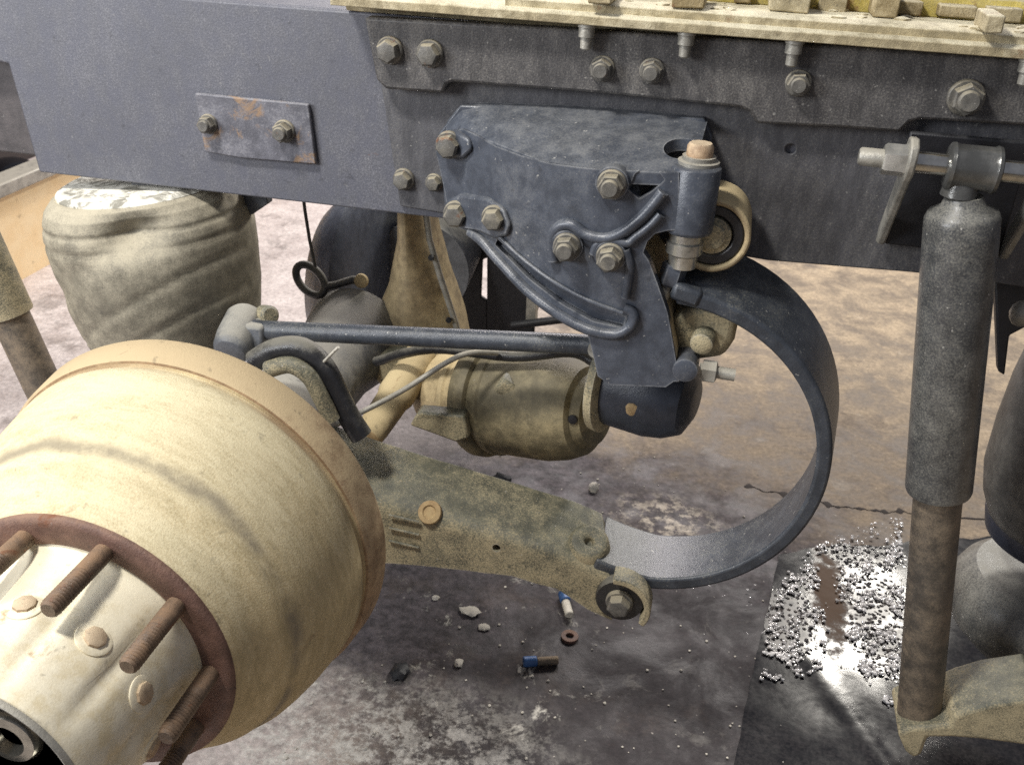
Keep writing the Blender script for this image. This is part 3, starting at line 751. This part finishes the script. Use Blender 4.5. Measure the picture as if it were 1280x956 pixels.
B().lathe((DX, -.66, DZ), (0, -1, 0), [(0, .058), (.052, .058), (.056, .055), (.058, .040)], 8).build('spindle_nut', m_steel, hb, bevel=.002)
B().lathe((DX, -.70, DZ), (0, -1, 0), [(0, .034), (.056, .034), (.062, .030), (.064, .020), (.050, .016)], 40).build('spindle_end', m_steel, hb)
B().lathe((DX, -.66, DZ), (0, -1, 0), [(0, .086), (.035, .086), (.038, .080), (.036, .066), (0, .064)], 64).build('inner_race', m_galv, hb)
# grey end lip
b = B(); b.lathe((DX, -.618, DZ), (0, -1, 0), [(.181, .1140), (.186, .1140), (.188, .1125), (.186, .1085), (.16, .1075)], 96, cap=False); b.build('end_lip', m_galv, hb, ang=50)
# plug bolts on the hub barrel
pa = U(122, 793, Y=-.70); va = Vector((pa.x - DX, 0, pa.z - DZ)).normalized()
for k in range(10):
    d = Matrix.Rotation(R(36 * k), 3, 'Y') @ va
    p = Vector((DX, -.70, DZ)) + d * .1235
    B().lathe(p, d, [(0, .021), (.0045, .020), (.006, .017)], 28).build('plug_boss', m_hub, hb)
    B().lathe(p + d * .005, d, [(0, .0125), (.004, .012), (.006, .009)], 8).build('plug_bolt', m_tancap, hb)

# ---------------------------------------------------------------- axle, differential
ax = thing('axle_housing', (DX, .5, DZ - .2), 'cast axle housing with bulging dark differential cover behind the torque rod', 'axle housing')
B().lathe((DX, -.36, DZ), (0, 1, 0), [(0, .20), (.004, .21), (.02, .21), (.022, .085), (.06, .075), (.5, .078), (.62, .10)], 48).build('axle_tube', m_housing, ax)
dcx, dcy, dcz = -.62, .52, .42
B().lathe((dcx - .20, dcy, dcz), (1, 0, 0), [(0, .04), (.008, .09), (.03, .15), (.07, .195), (.105, .218), (.120, .20), (.13, .12)], 64).build('differential_cover', grime('cover_paint', (.07, .078, .10, 1), (.24, .235, .22, 1), .35, .15, RUST, .05, .38, .8, .2, soft=.6), ax)
wp = [(497, 255), (526, 255), (534, 300), (547, 345), (566, 402), (572, 450), (446, 450), (468, 400), (487, 350), (496, 300)]
b = B(); rings = []
lft = [(497, 250), (496, 300), (487, 350), (468, 400), (440, 455)]; rgt = [(526, 250), (533, 300), (546, 345), (565, 402), (578, 455)]
for i in range(17):
    a_, c_ = along(lft, i / 16), along(rgt, i / 16); ring = []
    for k in range(9):
        p = U(a_[0] + (c_[0] - a_[0]) * k / 8, a_[1] + (c_[1] - a_[1]) * k / 8, Y=.27); p.y -= .045 * math.sin(math.pi * k / 8); ring.append(p)
    rings.append(ring + [Vector((p.x, .36, p.z)) for p in ring[::-1]])
b.loft(rings); b.build('side_web', m_tan, ax, bevel=.004, rough=.002)
B().tube([U(x + 4, y, Y=.265) for x, y in rgt], .006, 10).build('web_edge', m_galv, ax)
for x, y in ((536, 322), (558, 400)):
    B().lathe(U(x + 3, y, Y=.255), (0, -1, 0), [(0, .006), (.004, .005)], 12).build('edge_bolt', m_black, ax)
b = B(); b.prism([U(x, y, Y=.16) for x, y in ((450, 452), (500, 438), (560, 440), (592, 455), (585, 490), (566, 516), (530, 512), (505, 498), (480, 492))], (0, .09, 0))
b.build('cam_bracket', m_arm, ax, bevel=.012, seg=3, rough=.002)
B().lathe((dcx, dcy + .1, dcz), (0, 1, 0), [(0, .11), (.3, .085), (1.0, .078)], 40).build('far_axle_tube', m_housing, ax)

# lifting ring with cable
lr = thing('lifting_eye', U(388, 350, Y=.25), 'dark steel lifting ring hanging from a thin cable left of the differential', 'lifting ring')
c = U(388, 350, Y=.25); n = 28
vx = Vector((1, 0, -.35)).normalized(); vz = Vector((-.1, .25, 1)).normalized()
B().tube([c + vx * .030 * math.cos(2 * math.pi * k / n) + vz * .026 * math.sin(2 * math.pi * k / n) for k in range(n)], .0075, 12, True).build('ring', m_hose, lr)
B().tube([c + vx * .03, U(420, 356, Y=.26), U(440, 350, Y=.27), U(456, 352, Y=.28)], [.008, .007, .008, .010], 12).build('shank', m_hose, lr)
B().lathe(U(452, 351, Y=.27), (0, -1, .2), [(0, .014), (.006, .013), (.008, .006)], 18).build('rust_nut', m_tan, lr)
ca = B().tube([U(378, 236, Y=.23), U(381, 262, Y=.23), U(387, 300, Y=.235), U(394, 334, Y=.24)], .0032, 8).build('hanging_cable', m_hose)
tag(ca, 'thin dark cable hanging from the frame rail down to the ring', 'cable')

# ---------------------------------------------------------------- torque rod
tr = thing('torque_rod', U(530, 420, Y=-.05), 'straight dark round torque rod running across below the hanger', 'torque rod')
pA, pB = U(318, 412, Y=-.03), U(765, 432, Y=-.07)
B().lathe(pA, pB - pA, [(0, .017), (.02, .0155), ((pB - pA).length - .02, .0150), ((pB - pA).length, .0155)], 28).build('rod', m_spring, tr)
c = U(296, 412, Y=-.03)
b = B(); b.lathe(c + Vector((.008, -.045, -.02)), (-.05, .95, .35), [(0, .022), (.004, .030), (.03, .034), (.075, .034), (.088, .028), (.09, .018)], 32)
b.box(c + Vector((.03, 0, 0)), (.05, .045, .04)); b.build('rod_eye', m_housing, tr, bevel=.006, rough=.002)
B().lathe(U(336, 394, Y=-.01), (.75, -.6, .3), [(-.02, .016), (.004, .016), (.008, .012)], 20).build('eye_cap', m_arm, tr)
B().lathe(U(744, 438, Y=-.14), (-.45, -1, 0), [(-.03, .012), (0, .012), (.004, .010)], 20).build('rod_bolt', m_galv, tr)

def sm(P, sub=5):
    out = []
    for i in range(len(P) - 1):
        p0, p1, p2, p3 = P[max(i - 1, 0)], P[i], P[i + 1], P[min(i + 2, len(P) - 1)]
        for k in range(sub):
            t = k / sub
            out.append(.5 * ((2 * p1) + (p2 - p0) * t + (2 * p0 - 5 * p1 + 4 * p2 - p3) * t * t + (3 * p1 - p0 - 3 * p2 + p3) * t ** 3))
    return out + [P[-1]]
# hose loop and slack lever behind the drum
hs = thing('brake_hose', U(400, 470, Y=-.12), 'bent black brake hose looping out behind the drum rim', 'hose')
hp_ = [(318, 452), (345, 437), (378, 436), (404, 458), (420, 488), (436, 520), (452, 545)]
B().tube(sm([U(x, y, Y=-.13) for x, y in hp_]), .0175, 20).build('hose', m_hose, hs)
B().tube(sm([U(x, y, Y=-.16) for x, y in ((335, 462), (362, 456), (386, 470), (402, 498), (415, 525))]), .013, 16).build('inner_pipe', m_arm, hs)
B().tube([U(405, 452, Y=-.14), U(423, 434, Y=-.16)], .0022, 8).build('zip_tie', m_chip, hs)

al_ = B().tube(sm([U(470, 452, Y=.10), U(540, 436, Y=.06), U(640, 446, Y=.04), U(712, 440, Y=.02), U(742, 452, Y=.0)]), .0085, 12).build('shade_line', m_hose)  # black line added for the shadowy band under the torque rod
tag(al_, 'black line added for the shade behind the torque rod above the brake chamber', 'hose')
# cam tube, tan, with a thin rod
ct = thing('cam_tube', U(480, 510, Y=.0), 'short tan camshaft tube slanting out from behind the brake drum', 'tube')
pA, pB = U(440, 575, Y=-.06), U(528, 445, Y=.16)
L = (pB - pA).length
B().lathe(pA, pB - pA, [(0, .022), (L * .2, .024), (L * .3, .027), (L * .55, .029), (L * .6, .033), (L * .75, .033), (L * .8, .030), (L, .032)], 32).build('tube', m_tan, ct)
B().lathe(pA + (pB - pA) * .08, pB - pA, [(0, .026), (.03, .0265)], 32).build('collar', m_rustspot, ct)
rd = B().tube(sm([U(422, 530, Y=-.075), U(500, 490, Y=-.05), U(560, 452, Y=-.02), U(590, 441, Y=0.0), U(622, 441, Y=.03)]), .0045, 10).build('thin_rod', m_galv)
tag(rd, 'thin bent grey rod lying slantwise across the tan tube', 'rod')

# ---------------------------------------------------------------- brake chamber
bch = thing('brake_chamber', U(640, 510, Y=.10), 'round dusty tan brake chamber with clamp ring under the torque rod', 'brake chamber')
pA = U(548, 488, Y=.16); pB = U(765, 518, Y=.03); d = (pB - pA); L = d.length; d.normalize()
m_ch = grime('chamber_paint', (.13, .11, .065, 1), (.52, .42, .23, 1), .66, -.15, RUST, .06, .65, .92, .2, soft=.5, bump=.5)  # less of the dust colour on upward faces
B().lathe(pA, d, [(-.02, .045), (-.012, .060), (.0, .068), (L * .08, .076), (L * .17, .082), (L * .18, .086), (L * .205, .086), (L * .215, .083), (L * .28, .088)], 56).build('front_bowl', m_tan, bch)
B().lathe(pA, d, [(L * .27, .090), (L * .28, .101), (L * .30, .104), (L * .345, .104), (L * .365, .101), (L * .375, .090)], 56).build('clamp_ring', m_ch, bch)
B().lathe(pA, d, [(L * .36, .090), (L * .39, .096), (L * .43, .097), (L * .44, .094), (L * .70, .092), (L * .80, .085), (L * .87, .074), (L * .88, .062), (L * .92, .055), (L * .93, .02)], 56).build('spring_housing', m_ch, bch)
p = U(634, 482, Y=.03); b = B(); b.box(p, (.03, .03, .03), Matrix.Rotation(R(30), 3, 'Y')); b.box(p + Vector((.01, 0, -.028)), (.024, .024, .022)); b.build('clamp_bolt', m_arm, bch, bevel=.006)
p = U(716, 524, Y=-.01); B().lathe(p, (0, -1, .1), [(0, .008), (.004, .007), (.005, .002)], 14).build('breather', m_black, bch)
b = B(); b.prism([U(x, y, Y=.0) for x, y in ((522, 515), (580, 520), (586, 548), (570, 553), (512, 532))], (0, .03, 0)); b.build('mount_ear', m_arm, bch, bevel=.004)

# dark cross tube below the hanger, with flange
xt = thing('cross_tube', U(810, 490, Y=-.02), 'black cross tube with rust spot and dusty flange below the hanger', 'cross tube')
cA = U(764, 474, Y=.0); cB = cA + Vector((.15, -.04, 0))
d = (cB - cA).normalized()
B().lathe(cA, d, [(0, .070), (.07, .072), (.10, .067), (.125, .055), (.137, .03)], 48).build('tube', grime('tube_black', (.022, .026, .036, 1), (.14, .13, .10, 1), .22, .1, RUST, .05, .4, .8, .1), xt)
B().lathe(cA - d * .014, d, [(0, .074), (.003, .083), (.016, .085), (.022, .076)], 56).build('flange', m_arm, xt)
p = U(791, 512, Y=-.085); B().lathe(p, (0.2, -1, -.15), [(-.01, .011), (.002, .0105), (.003, .006)], 9).build('rust_spot', m_rustspot, xt)

# ---------------------------------------------------------------- left air spring
asx = thing('air_spring', (-.905, .06, .44), 'wrinkled dusty rubber air spring bag standing under the left frame rail', 'air spring')
bx, by = -.905, .065
def bagfn(h, r, a):
    wr = .003 * noise.noise(Vector((math.cos(a) * 1.8, math.sin(a) * 1.8, h * 9)))
    sw = h - .095 * math.sin(a + 1.9)                                   # folds wind slantwise round the bag
    fold = -.005 * math.exp(-((sw - .200) / .020) ** 2) - .0035 * math.exp(-((sw - .105) / .006) ** 2) - .0035 * math.exp(-((sw - .04) / .006) ** 2)
    line = -.003 * math.exp(-((h - .262) / .004) ** 2) - .003 * math.exp(-((h - .236) / .004) ** 2)
    dent = -.034 * math.exp(-((a - 5.1) / .33) ** 2) * math.exp(-((h - .262) / .030) ** 2)
    return r + (wr + fold * (.06 + .94 * max(0, math.sin(a * .5 - .9)) ** 2) + line + dent) * (1 if r > .1 else 0)
prof = [(0, .09), (.005, .110), (.02, .134), (.06, .149), (.12, .162), (.18, .168), (.235, .169), (.265, .164), (.285, .156), (.297, .145), (.302, .137), (.303, .12)]
pp = []
for (h0, r0), (h1, r1) in zip(prof, prof[1:]):
    for k in range(8): pp.append((h0 + (h1 - h0) * k / 8, r0 + (r1 - r0) * k / 8))
pp.append(prof[-1])
B().lathe((bx + .012, by, .437), (-.12, 0, 1), pp, 160, fn=bagfn, ref=(1, 0, 0)).build('bellows', m_rubber, asx, ang=80)
tpc = Vector((bx + .012, by, .437)) + Vector((-.12, 0, 1)).normalized() * .304
B().lathe(tpc, (-.10, -.02, 1), [(-.006, .134), (.002, .134), (.004, .128), (.007, .124), (.008, .03)], 64).build('top_plate', m_flake, asx)
B().lathe((bx - .03, by, .36), (.05, 0, 1), [(0, .07), (.09, .065)], 40).build('piston', m_housing, asx)
B().box(tpc + Vector((.06, .02, .012)), (.12, .10, .012)).build('mount_pad', m_housing, asx, bevel=.002)

# ---------------------------------------------------------------- shock absorbers
def shock(name, label, pts, Y, r_out, r_in, mats, group):
    top, mid, bot = [U(x, y, Y=Y) for x, y in pts]
    t = thing(name, bot, label, 'shock absorber', group)
    d = (mid - top).normalized(); L1 = (mid - top).length; L2 = (bot - top).length
    B().lathe(top, d, [(0, .012), (.0, .022), (.010, .026), (.018, r_out * .92), (.026, r_out), (.05, r_out * 1.01), (L1 - .004, r_out * 1.0), (L1, r_out * .97), (L1, r_in * 1.02), (L1 - .03, r_in * 1.0)], 56, cap=False).build('outer_tube', mats[0], t, ang=45)
    B().lathe(top, d, [(L1 - .05, r_in), (L2 - .01, r_in), (L2, r_in * .95)], 48).build('lower_tube', mats[1], t)
    return t, top, d
m_eye = grime('oily_eye', (.10, .10, .095, 1), (.24, .23, .20, 1), .34, .1, RUST, .0, .22, .5, .1, metal=.5, bump=.2)
GS = 'shock absorbers hanging beside the frame rail'
SHY = -.105
rs, top, d = shock('shock_absorber', 'black-topped shock absorber standing in front of the right frame rail on a steel pin', ((1205, 246), (1173, 612), (1152, 897)), SHY, .0440, .0325, (m_shock, m_shaft), GS)
pc = U(1216, 210, Y=SHY)
px_ = Vector((1, -.03, .0)).normalized()
B().lathe(pc - px_ * .030, px_, [(0, .024), (.002, .0275), (.006, .0285), (.010, .0265), (.050, .0265), (.054, .0285), (.058, .0275), (.060, .024)], 40).build('top_eye', m_eye, rs)
B().lathe(pc - px_ * .008 + Vector((0, 0, -.035)), (0, 0, 1), [(0, .022), (.03, .018)], 24).build('eye_neck', m_eye, rs)
pn = thing('shock_bracket', U(1216, 215, Y=-.03), 'bright steel pin held by two narrow bracket plates on the right of the frame rail', 'bracket')
B().cyl(pc - px_ * .094, pc + px_ * .10, .0135, seg=28).build('pin', plain('polished_steel', (.55, .54, .50, 1), .18, .95), pn)
B().lathe(pc - px_ * .132, px_, [(0, .009), (.003, .0112), (.045, .0112)], 20).build('pin_thread', m_galv, pn)
B().lathe(pc - px_ * .104, px_, [(0, .017), (.003, .0195), (.022, .0195), (.026, .021), (.029, .021)], 6).build('pin_nut', m_zinc, pn)
for s_, off in ((-1, -.072), (1, .082)):
    c = pc + px_ * off
    pl = [c + Vector((0, -.016, .026)), c + Vector((0, .006, .030)), c + Vector((0, .03, .028)), Vector((c.x, .0 - .02, c.z + .02)), Vector((c.x - .0, -.021, c.z - .12)), Vector((c.x - .004, -.03, c.z - .125)), c + Vector((0, -.018, -.03)), c + Vector((0, -.024, -.002))]
    hull = [(-.020, .022), (-.008, .030), (.010, .028), (.020, .010), (.022, -.014), (.083, -.110), (.083, -.132), (.068, -.130), (-.008, -.024), (-.020, -.012), (-.024, .006)]
    B().prism([c + Vector((-.006, y, z)) for y, z in hull], (.011, 0, 0)).build('side_plate', m_galv, pn, bevel=.003)
B().box(pc + Vector((.005, .078, -.055)), (.145, .010, .15)).build('dark_backing', m_black, pn, bevel=.003)  # black plate standing in for the dark void behind the eye
# foot bracket of the right shock
ft = thing('axle_bracket', U(1200, 905, Y=-.09), 'rough dusty cast bracket holding the foot of the right shock absorber', 'bracket')
pl = [(1122, 916), (1135, 910), (1160, 908), (1186, 906), (1190, 896), (1205, 890), (1240, 880), (1300, 872), (1300, 935), (1230, 925), (1190, 922), (1160, 922), (1152, 944), (1142, 948), (1132, 940), (1124, 922)]
B().prism([U(x, y, Y=-.150) for x, y in pl], (0, .10, 0)).build('casting', m_arm, ft, bevel=.010, seg=3, rough=.002)
p = U(1245, 866, Y=-.10); B().lathe(p, (0, -.4, 1), [(-.012, .030), (.002, .028), (.006, .018)], 20).build('rust_boss', m_tan, ft)
lsx, _, _ = shock('shock_absorber', 'grey left shock absorber cut by the picture edge above the brake drum', ((-78, 200), (12, 393), (114, 620)), .02, .042, .033, (m_arm, m_shaft), GS)

# ---------------------------------------------------------------- right air spring
m_bag = grime('grey_bag', (.07, .07, .068, 1), (.32, .30, .25, 1), .6, .2, RUST, .0, .45, .85, .1, bump=.2, soft=.7)
rp = U(1238, 560, Y=.12)
ra = thing('air_spring', (rp.x + .15, .12, .05), 'grey air spring with dark ring and pale flared piston at the right picture edge', 'air spring')
cx_ = rp.x + .15
zt_ = U(1268, 420, Y=.12).z; zm = U(1245, 640, Y=.12).z; zb = U(1235, 780, Y=.12).z
H = zt_ - zm
B().lathe((cx_, .12, zm), (0, 0, 1), [(0, .124), (H * .10, .138), (H * .25, .148), (H * .5, .149), (H * .75, .145), (H * .92, .138), (H, .12), (H + .02, .09)], 64).build('bellows', m_bag, ra)
B().lathe((cx_, .12, zm - .035), (0, 0, 1), [(0, .112), (.004, .120), (.03, .126), (.045, .120)], 64).build('dark_ring', plain('blue_black_ring', (.03, .036, .055, 1), .4), ra)
B().lathe((cx_, .12, zb), (0, 0, 1), [(-.03, .09), (0, .118), (.02, .136), (.05, .148), (.075, .147), (.10, .136), (.12, .114)], 64).build('piston', m_shock, ra)
B().box((cx_, .12, zt_ + .05), (.14, .1, .06)).build('mount_pad', m_housing, ra, bevel=.003)
B().blob(U(1277, 392, Y=.0), .016, (1, 1, 1.2), 2).build('fitting', m_galv, ra)
# dark hanger strip behind the shock
st = thing('support_strap', U(1250, 400, Y=.06), 'dark narrow support strap behind the right shock absorber', 'strap')
B().prism([U(x, y, Y=.06) for x, y in ((1243, 345), (1300, 345), (1300, 400), (1262, 420), (1256, 470), (1248, 465))], (0, .02, 0)).build('strap', m_black, st, bevel=.003)

# ---------------------------------------------------------------- black panels added for the dark opening and shade far behind
for i, (poly, lab) in enumerate((([(440, 170), (612, 170), (611, 322), (603, 325), (601, 371), (609, 376), (608, 475), (440, 475)], 'wide black panel added for the dark opening behind the differential, left of the slit'),
                                 ([(609, 200), (720, 200), (668, 404), (666, 470), (608, 470)], 'narrow black panel added for the dark opening right of the slit behind the hanger'))):
    o = B().prism([U(x, y, Y=.80) for x, y in poly], (0, .012, 0)).build('dark_panel', m_black, None, bevel=.003)
    tag(o, lab, 'dark panel', 'added black panels behind the axle')
pst = B().prism([U(x, y, Y=.76) for x, y in ((661, 300), (673, 300), (669, 404), (657, 404))], (0, .03, 0)).build('steel_post', m_galv)
tag(pst, 'narrow grey steel post beside the black panel behind the hanger', 'post')
br = B().tube([U(640, 407, Y=.74), U(720, 397, Y=.74)], .010, 10).build('floor_bar', m_black)
tag(br, 'thin black bar crossing the bright floor gap below the hanger', 'bar')

# ---------------------------------------------------------------- loose bits on the floor
def floor_bit(name, px, py, label, cat, fn, group=None):
    p = U(px, py, Z=FZ); o = fn(p); tag(o, label, cat, group); return o
def screw(p, r, ang, a, b_):
    dr = Vector((math.cos(ang), math.sin(ang), 0)); t = thing('loose_bolt', p, '', 'bolt')
    B().cyl(p + dr * -.022 + Vector((0, 0, r)), p + dr * .004 + Vector((0, 0, r)), r, seg=14).build('blue_end', a, t, bevel=.002)
    B().cyl(p + dr * .004 + Vector((0, 0, r * .9)), p + dr * .045 + Vector((0, 0, r * .9)), r * .8, seg=14).build('shank', b_, t, bevel=.002)
    return t
floor_bit('b', 668, 831, 'loose bolt with blue end lying alone on the stained floor below the arm', 'bolt', lambda p: screw(p, .010, .35, m_blue, m_shaft))
floor_bit('b', 706, 755, 'loose bolt with blue end half hidden under the trailing arm eye', 'bolt', lambda p: screw(p, .011, -1.2, m_blue, m_chip))
def pebble(name, mat, r, sc=(1, 1, .6), seed=0):
    return lambda p: B().blob(p + Vector((0, 0, r * .3)), r, sc, 2, .5, seed).build(name, mat)
def washer(p):
    b = B(); b.lathe(p, (0, 0, 1), [(0, .008), (0, .017), (.006, .017), (.006, .008), (0, .008)], 24, cap=False); return b.build('loose_washer', m_rust)
floor_bit('w', 712, 797, 'rusty loose washer lying on the floor between the two blue bolts', 'washer', washer)
floor_bit('n', 500, 842, 'small black lump of grease on the stained floor right of the drum', 'lump', pebble('grease_lump', m_black, .018, (1, 1.2, .7), 1))
floor_bit('n', 627, 600, 'black rubber scrap on the floor above the trailing arm', 'scrap', pebble('rubber_scrap', m_black, .018, (1.4, .8, .6), 2))
floor_bit('n', 742, 612, 'pale grey stone on the floor just above the trailing arm', 'stone', pebble('stone', m_chip, .015, (.8, 1, 1.1), 3))
floor_bit('n', 588, 766, 'largest white crumb on the dark floor below the arm', 'crumb', pebble('white_crumb', m_chip, .017, (1.2, .8, .22), 4), 'white crumbs on the stained floor')
floor_bit('n', 605, 785, 'small white crumb right beside the largest one below the arm', 'crumb', pebble('white_crumb', m_chip, .010, (1.3, 1, .35), 5), 'white crumbs on the stained floor')
floor_bit('n', 573, 830, 'white crumb alone in the middle of the dark floor right of the drum', 'crumb', pebble('white_crumb', m_chip, .011, (.8, 1, .35), 6), 'white crumbs on the stained floor')
floor_bit('n', 545, 748, 'tiny white crumb nearest the lower edge of the trailing arm', 'crumb', pebble('white_crumb', m_chip, .008, (1, 1, .4), 7), 'white crumbs on the stained floor')
# grit
b = B(); rg = random.Random(11)
for i in range(170):
    px = rg.uniform(330, 980); py = rg.uniform(560, 955); p = U(px, py, Z=FZ)
    r = rg.uniform(.0012, .0035); b.blob(p + Vector((0, 0, r * .4)), r, (1, 1, .7), 1, .3, i)
o = struct(b.build('grit', m_chip), 'stuff'); o['label'] = 'scattered pale grit on the stained floor'; o['category'] = 'grit'

for o in S.objects:
    if '_o' in o: del o['_o']
